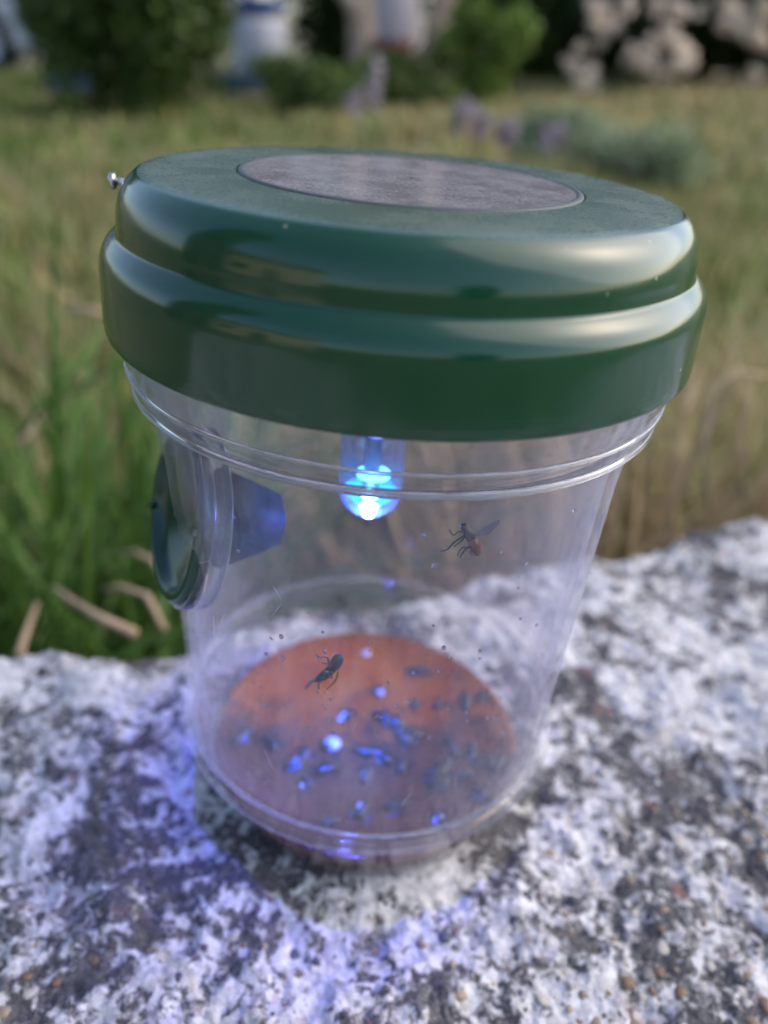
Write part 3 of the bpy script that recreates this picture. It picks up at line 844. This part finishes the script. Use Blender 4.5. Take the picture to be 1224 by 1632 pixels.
def bush(name, label, cat, base, r, h, n, c0, c1, seed, group=None, lw=.035, ll=.07, trunk=.03, stems=4, clumps=16):
    e = empty(name, base, label, cat, group)
    V, Q, C = leaf_cloud(n, (0, 0, h * .52), (r, r * .8, h * .6), lw, ll, c0, c1, seed, clumps)
    V[:, 2] = np.maximum(V[:, 2], .01)
    link('foliage', mesh_np('foliage', V, Q, C), ML, e, smooth=False)
    rr = random.Random(seed); V = []; F = []
    for k in range(stems):
        a = rr.uniform(0, 6.28); q = rr.uniform(.2, .6) * r
        tube_data([(0, 0, -.05), (q * .3 * math.cos(a), q * .3 * math.sin(a), h * .35), (q * math.cos(a), q * math.sin(a), h * .8)], [trunk, trunk * .7, trunk * .25], 7, V, F)
    link('stems', pydata('stems', V, F), MB, e)
    return e

G0, G1 = (.030, .058, .014), (.085, .135, .032)
b = at_y(215, 4.6)
bush('round_bush', 'dense dark green bush in the upper left in front of the pale car', 'bush', b, .62, 1.25, 15000, (.035, .065, .014), (.10, .16, .03), 21, lw=.035, ll=.065, trunk=.012, stems=7, clumps=34)
b = at_y(770, 5.6)
bush('bright_shrub', 'low bright yellow green shrub right of the two tan trunks', 'shrub', b, .36, .62, 4200, (.09, .16, .02), (.17, .25, .045), 22, lw=.03, ll=.06)
b = at_y(660, 5.4)
bush('low_weeds', 'low green weeds at the foot of the two tan trunks', 'weeds', b, .42, .34, 3000, (.06, .10, .02), (.12, .17, .04), 23, lw=.025, ll=.07)
b = at_y(500, 5.2)
bush('leafy_weeds', 'leafy green weeds right of the white drum', 'weeds', b, .42, .34, 3000, (.06, .11, .02), (.12, .18, .04), 24, lw=.025, ll=.07)
# dark hedge far behind, shrub by shrub
hs = [(-80, 9.5), (120, 10.2), (330, 9.8), (520, 10.0), (720, 9.4), (880, 9.6), (1060, 9.9), (1260, 9.6)]
hs += [(960, 8.4), (1120, 8.2), (1270, 8.0), (845, 8.6)]
hl = ['dark hedge shrub at the far left behind the pale car', 'dark hedge shrub behind the round bush', 'dark hedge shrub behind the white drum', 'dark hedge shrub behind the arched branch',
      'dark hedge shrub right of the tan trunks', 'darkest hedge shrub left of the flowering oleander', 'dark hedge shrub behind the flowering oleander', 'dark hedge shrub at the far right edge',
      'low dark shrub tucked under the left of the oleander', 'low dark shrub in the dark gap between the two oleanders', 'low dark shrub under the oleander at the right edge', 'low dark shrub between the bright shrub and the oleander']
for i, (px, y) in enumerate(hs):
    bush('hedge_shrub', hl[i], 'shrub', at_y(px, y), 1.25 if i < 8 else .75, 3.2 if i < 8 else 1.1, 6500, G0, G1, 40 + i, 'dark hedge shrubs across the far end of the meadow', .09, .16, .05, 5, 22)

# oleander with clusters of pale blossom
def oleander():
    base = at_y(1050, 7.3)
    e = bush('oleander_shrub', 'large oleander shrub with clusters of pale pinkish white blossom at upper right', 'shrub', base, 1.0, 2.3, 9000, (.03, .048, .024), (.09, .125, .07), 61, lw=.035, ll=.13, trunk=.035, stems=7, clumps=22)
    base2 = at_y(1225, 7.1)
    e2 = bush('oleander_shrub', 'oleander shrub with pale blossom cut off by the right edge of the picture', 'shrub', base2, .5, 2.2, 4500, (.03, .048, .024), (.09, .125, .07), 62, lw=.035, ll=.13, trunk=.035, stems=5, clumps=12)
    t = NT('pale_blossom'); a = t.n('VertexColor'); a.layer_name = 'tint'
    tl = t.n('BsdfTranslucent'); t.l(a.outputs[0], tl.inputs[0])
    m = t.done(t.mixs(.25, t.prin(a.outputs[0], .6), tl.outputs[0]))
    sp = [(955, 30, .13), (975, 45, .09), (932, 118, .13), (945, 140, .08), (1008, 85, .11), (1035, 95, .12), (1052, 118, .10), (1090, 95, .12), (1062, 58, .09), (1045, 8, .09), (1082, 20, .08),
          (1118, 15, .08), (1170, 25, .11), (1190, 40, .12), (1212, 60, .12), (1198, 128, .10), (1162, 5, .10), (925, 75, .07), (1215, 15, .1), (1000, 15, .06), (905, 100, .05)]
    rq = random.Random(4); sp += [(rq.uniform(915, 1100), rq.uniform(0, 125), rq.uniform(.05, .09)) for _ in range(14)] + [(rq.uniform(1150, 1224), rq.uniform(0, 60), rq.uniform(.06, .1)) for _ in range(8)]
    for i, (px, py, s) in enumerate(sp):
        s *= .66
        par = e2 if px > 1140 else e
        y = 6.45 + .25 * math.sin(i * 2.4) if px < 1140 else 6.6
        d = px_ray(px, py); p = CAM + d * ((y - CAM.y) / d.y) - Vector(par.location)
        V, Q, C = leaf_cloud(230, (0, 0, 0), (s * 1.4, s * 1.4, s * 1.4), .028, .036, (.80, .68, .56), (.92, .83, .71), 80 + i, 7, .3)
        o = link('flower_cluster', mesh_np('flower_cluster', V, Q, C), m, par, smooth=False); o.location = p
oleander()

# wildflowers and grey green plants in the meadow
mfl = mat_simple('lilac_petals', (.42, .35, .39), .7, .25, 60)
mst = mat_simple('flower_stems', (.09, .13, .06), .7, .2, 30)
for i, (px, py, y, h, lab) in enumerate([
        (597, 128, 2.6, .20, 'tall lilac wildflower spike left of the middle of the meadow'),
        (570, 165, 2.5, .12, 'short lilac wildflower just left of the tall spike'),
        (735, 170, 2.3, .16, 'greyish lilac wildflower above the lid, leftmost of three'),
        (768, 195, 2.2, .13, 'lilac wildflower above the lid, middle one of three'),
        (810, 207, 2.1, .12, 'pinkest lilac wildflower above the lid, rightmost of three'),
        (880, 205, 2.1, .13, 'faint lilac wildflower among the grey green plants')]):
    d = px_ray(px, py); tp = CAM + d * ((y - CAM.y) / d.y); g = gz(tp.x, tp.y)
    e = empty('wildflower', (tp.x, tp.y, g), lab, 'flower', 'lilac wildflowers in the meadow'); hh = tp.z - g
    V = []; F = []
    tube_data([(0, 0, -.02), (.005, 0, hh * .5), (0, 0, hh)], [.003, .0025, .0015], 6, V, F)
    link('stem', pydata('stem', V, F), mst, e)
    V, Q, C = leaf_cloud(260, (0, 0, hh - .01), (.045, .045, .06 if i else .11), .014, .018, (1, 1, 1), (1, 1, 1), 120 + i, 6, .2)
    link('flower_head', mesh_np('flower_head', V, Q, C), mfl, e, smooth=False)
for i, (px, y, r, h, lab) in enumerate([(900, 3.0, .22, .26, 'grey green leafy plant behind the lid, left of two'), (1040, 2.6, .26, .22, 'grey green leafy plant behind the right of the lid')]):
    bush('sage_plant', lab, 'plant', at_y(px, y), r, h, 2600, (.16, .22, .12), (.27, .33, .20), 140 + i, 'grey green plants in the meadow', .012, .04, .006, 6)

# lush grass tufts and dry stalks close behind the slab
mgt = mat_leaf('tuft_blades', (.85, .85, .85), (1.15, 1.15, 1.15), .5, 10, .3)
def tuft(base, h, n, spread, cols, seed, name, label, cat, group=None, w=.005):
    r = np.random.default_rng(seed); ang = r.uniform(0, 2 * np.pi, n); le = r.uniform(.15, 1.0, n); hh = h * r.uniform(.55, 1.1, n)
    bx = r.normal(0, spread, n); by = r.normal(0, spread, n); ts = np.array([0, .3, .55, .8, 1.0]); wn_ = np.array([.8, 1, .85, .55, .05])
    V = np.zeros((n, 10, 3)); fa = ang + np.pi / 2
    for k in range(5):
        off = le * hh * ts[k] ** 1.8 * .7
        X = bx + np.cos(ang) * off; Y = by + np.sin(ang) * off; Z = hh * (ts[k] - .42 * le * ts[k] ** 2)
        for s_, sg in ((0, -.5), (1, .5)):
            V[:, 2 * k + s_] = np.stack([X + np.cos(fa) * w * wn_[k] * sg, Y + np.sin(fa) * w * wn_[k] * sg, Z + (0 if sg < 0 else w * .3)], 1)
    Q = np.concatenate([(np.arange(n) * 10)[:, None] + np.array([[2 * k, 2 * k + 1, 2 * k + 3, 2 * k + 2]]) for k in range(4)], 0)
    f = r.random((n, 1)); C = np.array(cols[0]) * (1 - f) + np.array(cols[1]) * f
    o = link(name, mesh_np(name, V.reshape(-1, 3), Q, np.repeat(C, 10, 0)), mgt, smooth=False); o.location = base
    return tag(o, label, cat, group)
def gpt(u, v):
    p = UX * u + VX * (VE + v); return Vector((p.x, p.y, gz(p.x, p.y)))
GR = [(.05, .11, .018), (.10, .18, .032)]
ST = [(.30, .22, .13), (.46, .35, .20)]
for i, (u, v, h, n, c, lab) in enumerate([
        (-.16, .10, .36, 70, GR, 'lush green grass tuft at the left edge of the picture behind the slab'),
        (-.08, .17, .40, 80, GR, 'tallest lush green grass tuft left of the jar'),
        (-.24, .24, .42, 80, GR, 'green grass tuft further back at the left edge'),
        (-.03, .30, .36, 70, GR, 'green grass tuft behind the entry port'),
        (.20, .12, .30, 60, ST, 'dry straw coloured grass tuft right of the jar against the slab'),
        (.33, .16, .34, 60, ST, 'dry straw coloured tuft at the right edge of the picture'),
        (.28, .32, .34, 60, ST, 'straw tuft standing further back on the right')]):
    tuft(gpt(u, v), h, int(n * 1.6), .045, c, 200 + i, 'grass_tuft', lab, 'grass tuft', 'grass tufts close behind the slab', .0075)
mstalk = mat_simple('dry_stalk', (.38, .27, .17), .7, .25, 60)
def stalk(pts, y, r, label):
    P = []
    for (px, py), yy in zip(pts, y):
        d = px_ray(px, py); P.append(CAM + d * ((yy - CAM.y) / d.y))
    b = P[0].copy(); V, F = tube_data([p - b for p in P], [r * (1 - .5 * i / (len(P) - 1)) for i in range(len(P))], 7)
    o = link('dry_stalk', pydata('dry_stalk', V, F), mstalk); o.location = b
    tag(o, label, 'dry stalk', 'dry stalks behind the slab')
stalk([(215, 1010), (160, 985), (110, 955), (85, 935)], [.09, .10, .12, .14], .0022, 'thick dry stalk lying on the left edge of the slab behind it')
stalk([(262, 1005), (235, 950), (190, 935), (165, 940)], [.10, .11, .12, .13], .0018, 'thin dry stalk leaning on the slab just left of the jar')
stalk([(262, 925), (245, 895), (215, 880), (185, 880)], [.14, .15, .16, .17], .0018, 'curved dry stalk below the entry port')
stalk([(30, 1045), (45, 1000), (60, 960)], [.09, .11, .13], .0020, 'dry stalk standing at the lower left corner of the grass')
stalk([(25, 715), (50, 690), (65, 660)], [.30, .31, .32], .0035, 'pale broad dry stalk in the green grass at the left edge')
stalk([(110, 495), (155, 497), (185, 505)], [.5, .5, .5], .0040, 'pale dry stalk sticking out left of the lid')
stalk([(1130, 820), (1122, 700), (1135, 620), (1175, 590), (1224, 600)], [.24, .25, .26, .27, .28], .0014, 'long dry stalk that bends over at the right edge')
stalk([(1185, 800), (1180, 690), (1205, 600)], [.26, .27, .28], .0014, 'upright dry stalk at the right edge beside the bent one')

# ------------------------------------------------------------------ background things
def tree_trunk():
    a = at_y(572, 6.6); e = empty('tan_tree', a, 'pair of tan trunks with an arching pale branch behind the meadow', 'tree')
    m = mat_simple('tan_bark', (.36, .27, .20), .9, .25, 12)
    V, F = tube_data([(0, 0, -.1), (.02, 0, .3), (-.02, 0, .75), (.0, .0, 1.6), (.05, 0, 2.6)], [.13, .105, .095, .09, .06], 14)
    tr = link('trunk', pydata('trunk', V, F), m, e)
    V, F = tube_data([(.52, .1, -.1), (.54, .1, .3), (.60, .1, .8), (.62, .05, 1.6), (.55, 0, 2.5)], [.12, .10, .09, .08, .05], 14)
    link('trunk', pydata('trunk', V, F), m, e)
    V, F = tube_data([(-.02, -.02, .52), (-.08, -.05, .66), (-.22, -.08, .76), (-.42, -.1, .80), (-.62, -.1, .82)], [.07, .07, .06, .05, .03], 12)
    link('branch', pydata('branch', V, F), mat_simple('pale_bark', (.50, .40, .32), .9, .2, 12), e)
    V, Q, C = leaf_cloud(7000, (.3, 0, 2.9), (1.3, 1.0, .9), .07, .12, G0, G1, 300, 16)
    link('crown', mesh_np('crown', V, Q, C), ML, e, smooth=False)
tree_trunk()

def rounded_box(name, sx, sy, sz, bev, mat, parent, loc=(0, 0, 0), seg=3):
    bm = bmesh.new(); bmesh.ops.create_cube(bm, size=1)
    for v in bm.verts: v.co = Vector((v.co.x * sx, v.co.y * sy, v.co.z * sz))
    bmesh.ops.bevel(bm, geom=bm.edges[:], offset=bev, segments=seg, affect='EDGES')
    me = bpy.data.meshes.new(name); bm.to_mesh(me); bm.free()
    o = link(name, me, mat, parent); o.location = loc; return o

# white plastic drum with blue lid on a blue tub
a = at_y(415, 6.2)
d = px_ray(415, 110); sc_ = 6.35 / 1226
e = empty('plastic_drum', a, 'round white plastic drum with blue lid standing right of the round bush', 'drum')
pf = fillet([(.001, 0), (.20, 0), (.25, .08), (.255, .14), (.25, .16), (.255, .40), (.25, .42), (.24, .50), (.17, .58), (.001, .59)], [0, .02, .03, .01, .01, .01, .01, .04, .02, 0], 4)
ob = link('drum_body', lathe('drum_body', pf, 48), mat_simple('white_plastic', (.42, .41, .44), .5, .06), e); ob.location = (0, 0, .14); ob.scale = (.74, .74, .72)
pf = fillet([(.001, .59), (.18, .59), (.185, .66), (.001, .67)], [0, .01, .015, 0], 3)
link('drum_lid', lathe('drum_lid', pf, 48), mat_simple('blue_plastic', (.02, .06, .22), .4), e).location = (0, 0, -.025)
p = at_y(398, 6.0)
t1 = empty('blue_tub', p, 'low blue plastic tub at the foot of the white drum', 'tub', 'blue plastic tubs')
mtub = mat_simple('sky_blue_plastic', (.06, .12, .19), .6)
pf = fillet([(.001, .02), (.17, .02), (.20, .17), (.22, .175), (.22, .19), (.19, .19), (.16, .04), (.001, .04)], [0, .01, .005, .003, .003, .003, .01, 0], 3)
link('tub_shell', lathe('tub_shell', pf, 40), mtub, t1)
t2 = empty('blue_tub', at_y(118, 6.2), 'low blue plastic tub between the pale car and the round bush', 'tub', 'blue plastic tubs')
link('tub_shell', lathe('tub_shell', pf, 40), mtub, t2)
# red bucket between the trunks
rb = empty('red_bucket', at_y(622, 6.6), 'dull red bucket standing between the two tan trunks', 'bucket')
pf = fillet([(.001, .01), (.11, .01), (.15, .38), (.16, .385), (.16, .40), (.14, .40), (.10, .03), (.001, .03)], [0, .01, .004, .002, .002, .002, .01, 0], 3)
link('bucket_shell', lathe('bucket_shell', pf, 40), mat_simple('dull_red_plastic', (.22, .06, .05), .5), rb)
V, F = tube_data([(-.15, 0, .37), (-.13, 0, .5), (0, 0, .58), (.13, 0, .5), (.15, 0, .37)], [.005] * 5, 6)
link('bucket_handle', pydata('bucket_handle', V, F), M['metal'], rb)
# white sack behind the bucket
sk = empty('white_sack', at_y(622, 7.2), 'pale white sack leaning behind the red bucket', 'sack')
V, F = tube_data([(0, 0, 0), (0, 0, .1), (.01, 0, .5), (-.01, 0, .9), (0, 0, 1.0), (.02, 0, 1.12)], [.12, .2, .21, .17, .07, .11], 16)
link('sack_bag', pydata('sack_bag', V, F), mat_simple('sack_cloth', (.50, .45, .46), .8, .1, 20), sk)
link('sack_tie', *(lambda vf: (pydata('sack_tie', *vf), mat_simple('tie_cord', (.2, .2, .2), .8)))(tube_data([(0, 0, .985), (0, 0, 1.015)], [.078, .078], 14)), sk)
# thin white post left of the drum
wp = empty('white_post', at_y(340, 6.8), 'thin pale curved post rising left of the white drum', 'post')
V, F = tube_data([(0, 0, -.05), (0, 0, .6), (.04, 0, .9), (.2, 0, 1.15)], [.045, .045, .05, .05], 10)
link('post_tube', pydata('post_tube', V, F), mat_simple('pale_paint', (.22, .22, .22), .6), wp)

def car():
    p = at_y(112, 8.3)
    e = empty('parked_car', (p.x, p.y, p.z), 'pale silver blue car parked at the left edge behind the round bush', 'car')
    e.rotation_euler = (0, 0, math.radians(-6))
    mp = NT('silver_paint'); c = mp.prin((.42, .45, .52), .25, Metallic=.25, Coat_Weight=.6); mpaint = mp.done(c)
    mglass = mat_simple('car_glass', (.06, .075, .09), .05, .05)
    # side profile, nose towards +x ; origin at the nose foot
    prof = [(0, .30), (.03, .52), (-.10, .64), (-.95, .80), (-1.05, .82), (-3.9, .84), (-4.15, .75), (-4.2, .35), (-4.1, .22), (-.1, .22)]
    def extr(name, pr, y0, y1, mat, inset=0.0, bev=.03):
        bm = bmesh.new(); n = len(pr)
        A = [bm.verts.new((x, y0, z)) for x, z in pr]; B = [bm.verts.new((x, y1, z)) for x, z in pr]
        if inset:
            zs_ = [z for _, z in pr]; lo, hi = min(zs_), max(zs_)
            for v in A: v.co.y += inset * (v.co.z - lo) / (hi - lo)
            for v in B: v.co.y -= inset * (v.co.z - lo) / (hi - lo)
        for i in range(n): bm.faces.new((A[i], A[(i + 1) % n], B[(i + 1) % n], B[i]))
        bm.faces.new(A[::-1]); bm.faces.new(B)
        bmesh.ops.recalc_face_normals(bm, faces=bm.faces[:])
        if bev: bmesh.ops.bevel(bm, geom=bm.edges[:], offset=bev, segments=2, affect='EDGES')
        me = bpy.data.meshes.new(name); bm.to_mesh(me); bm.free()
        return link(name, me, mat, e, smooth=False)
    extr('car_body', prof, 0, 1.65, mpaint, 0, .05)
    extr('cabin', [(-1.02, .80), (-1.75, 1.34), (-3.2, 1.38), (-3.95, .82)], .06, 1.59, mpaint, .16, .03)
    # windows sit 4 mm proud of the cabin
    def quad(name, pts, mat):
        V = [Vector(q) for q in pts]; nrm = (V[1] - V[0]).cross(V[2] - V[0]).normalized()
        V2 = [v + nrm * .012 for v in V]; n = len(V)
        F = [tuple(range(n))[::-1], tuple(range(n, 2 * n))] + [(i, (i + 1) % n, n + (i + 1) % n, n + i) for i in range(n)]
        return link(name, pydata(name, V + V2, F), mat, e, smooth=False)
    quad('windscreen', [(-1.09, .17, .862), (-1.09, 1.48, .862), (-1.70, 1.36, 1.315), (-1.70, .29, 1.315)][::-1], mglass)
    quad('side_window', [(-2.40, .085, .88), (-1.30, .085, .88), (-1.80, .20, 1.29), (-2.40, .20, 1.29)], mglass)
    quad('side_window', [(-3.60, .085, .88), (-2.50, .085, .88), (-2.50, .20, 1.29), (-3.15, .20, 1.29)], mglass)
    mt = mat_simple('tyre_rubber', (.02, .02, .02), .85); mr = mat_simple('wheel_rim', (.4, .4, .42), .35, Metallic=.8)
    for x in (-.85, -3.4):
        for y in (-.02, 1.47):
            w = link('wheel', lathe('tyre', fillet([(.19, 0), (.30, 0), (.31, .03), (.31, .17), (.30, .20), (.19, .20)], [0, .02, .02, .02, .02, 0], 3), 32, close=True), mt, e)
            w.location = (x, y + .2, .30); w.rotation_euler = (math.pi / 2, 0, 0)
            r_ = link('rim', lathe('rim', [(.001, .06), (.06, .05), (.17, .09), (.19, .02), (.19, .18), (.17, .12), (.06, .16), (.001, .15)], 24), mr, w)
    for y in (.28, 1.37):
        rounded_box('headlight', .08, .30, .14, .02, mat_simple('lamp_lens', (.5, .5, .5), .1), e, (.0, y, .56))
    rounded_box('bumper', .14, 1.6, .2, .04, mat_simple('bumper_plastic', (.08, .1, .16), .5), e, (.02, .825, .36))
    rounded_box('side_mirror', .1, .16, .1, .03, mpaint, e, (-1.25, -.04, .93))
car()

# ------------------------------------------------------------------ behind the camera (seen in the gloss of the lid)
def house():
    e = empty('garden_house', (-6.7, -6.0, GA - .3), 'beige rendered house with brown roof facing the slab, behind the viewer', 'house'); e.rotation_euler = (0, 0, math.radians(-48))
    mw = mat_simple('beige_render', (.68, .58, .44), .9, .1, 3)
    def box(name, x0, x1, y0, y1, z0, z1, m, par=e):
        bm = bmesh.new(); bmesh.ops.create_cube(bm, size=1)
        for v in bm.verts: v.co = Vector(((x0 + x1) / 2 + v.co.x * (x1 - x0), (y0 + y1) / 2 + v.co.y * (y1 - y0), (z0 + z1) / 2 + v.co.z * (z1 - z0)))
        me = bpy.data.meshes.new(name); bm.to_mesh(me); bm.free(); return link(name, me, m, par, smooth=False)
    box('wall', -3.2, 3.2, -6, 0, -.6, 3.2, mw)
    V = [(-3.5, -6.3, 3.203), (3.5, -6.3, 3.203), (3.5, .3, 3.203), (-3.5, .3, 3.203), (-3.5, -3, 4.6), (3.5, -3, 4.6)]
    link('roof', pydata('roof', V, [(0, 1, 2, 3), (3, 2, 5, 4), (1, 0, 4, 5), (0, 3, 4), (2, 1, 5)]), mat_simple('roof_tiles', (.16, .07, .045), .85, .3, 6), e, smooth=False)
    w = box('window', -2.6, -1.4, .004, .06, 1.0, 2.1, mat_simple('window_frame_white', (.6, .6, .6), .5)); box('pane', -2.52, -1.48, .062, .066, 1.08, 2.02, mat_simple('window_glass', (.04, .05, .06), .08), w)
    d = box('door', -.4, .5, .004, .07, -.2, 1.95, mat_simple('door_brown', (.12, .06, .035), .5))
house()
def reflection_block():  # unseen block added and sized for the dark patch in the lid's reflection
    e = empty('added_timber_block', (-5.0, -1.25, GA - .4), 'tall narrow dark timber block left of the viewer, added unseen to shape the lid reflection', 'reflection_block'); e.scale = (1, .58, 1)
    bx = lambda name, x0, x1, y0, y1, z0, z1, m, par: link(name, pydata(name, [(x, y, z) for x in (x0, x1) for y in (y0, y1) for z in (z0, z1)],
        [(0, 1, 3, 2), (4, 6, 7, 5), (0, 4, 5, 1), (2, 3, 7, 6), (0, 2, 6, 4), (1, 5, 7, 3)]), m, par, smooth=False)
    mw = mat_simple('dark_timber', (.05, .04, .03), .85, .3, 8)
    bx('wall', -4, 0, -1.5, 1.5, -.5, 6.2, mw, e)
    for k in range(10): bx('board', .002, .03, -1.48 + k * .3, -1.22 + k * .3, -.3, 6.1, mw, e)
    link('roof', pydata('roof', [(-4.2, -1.8, 6.203), (.3, -1.8, 6.203), (.3, 1.8, 6.203), (-4.2, 1.8, 6.203), (-4.2, 0, 8), (.3, 0, 8)], [(0, 1, 5, 4), (2, 3, 4, 5), (0, 4, 3), (1, 2, 5), (0, 3, 2, 1)]), mat_simple('slate_roof', (.05, .05, .055), .7, .2, 6), e, smooth=False)
    bx('door', .032, .08, -.6, .6, -.1, 2.4, mat_simple('block_door', (.07, .05, .035), .7), e)
reflection_block()
for i, (x, y, r, h, lab) in enumerate([(4.8, -9.5, 1.6, 3.0, 'low rounded tree to the right behind the viewer')]):
    bush('garden_tree', lab, 'tree', (x, y, gz(x, y)), r, h, 15000, (.02, .04, .01), (.06, .09, .022), 400 + i, 'garden trees behind the viewer', .30, .42, .14, 5, 60)

# pale blobs added on the bait to stand in for the lamp's blue glints
mglint = mat_simple('pale_glint', (.42, .46, .55), .3, .08, 800)
for i, (px, py, r, lab) in enumerate([(530, 1186, .0027, 'brightest cyan glint blob left of the centre of the bait'), (550, 1141, .0015, 'cyan glint blob just above the brightest one'),
        (474, 1216, .0019, 'soft blue glint blob left of the brightest one'), (489, 1247, .0013, 'small dim blue glint blob below the soft blue one'),
        (576, 1290, .0016, 'vivid blue glint blob near the front rim of the bait'), (603, 1101, .0014, 'violet glint blob in the far half of the orange bait'),
        (700, 1303, .0016, 'faint blue glint blob near the front right rim of the bait'), (584, 1040, .0013, 'violet glint blob at the far edge of the bait'), (584, 1238, .0013, 'dim blue glint blob between the centre and the front rim')]):
    p = liq_pt(px, py)
    if math.hypot(p.x, p.y) > .0362: p *= .0362 / math.hypot(p.x, p.y); p.z = LQ
    bm = bmesh.new(); rr = random.Random(i); r *= 1.15
    for q in range(4):
        o_ = Vector((rr.uniform(-1, 1), rr.uniform(-1, 1), 0)) * r * (.0 if q == 0 else .8); k = r * (.75 if q == 0 else rr.uniform(.3, .5))
        bmesh.ops.create_icosphere(bm, subdivisions=2, radius=k, matrix=Matrix.Translation(o_) @ Matrix.Diagonal((1, 1, .6, 1)))
    me = bpy.data.meshes.new('bait_glint'); bm.to_mesh(me); bm.free()
    o = link('bait_glint', me, mglint); o.location = (p.x, p.y, LQ); tag(o, lab, 'glint_blob', 'added blobs standing in for glints on the bait')
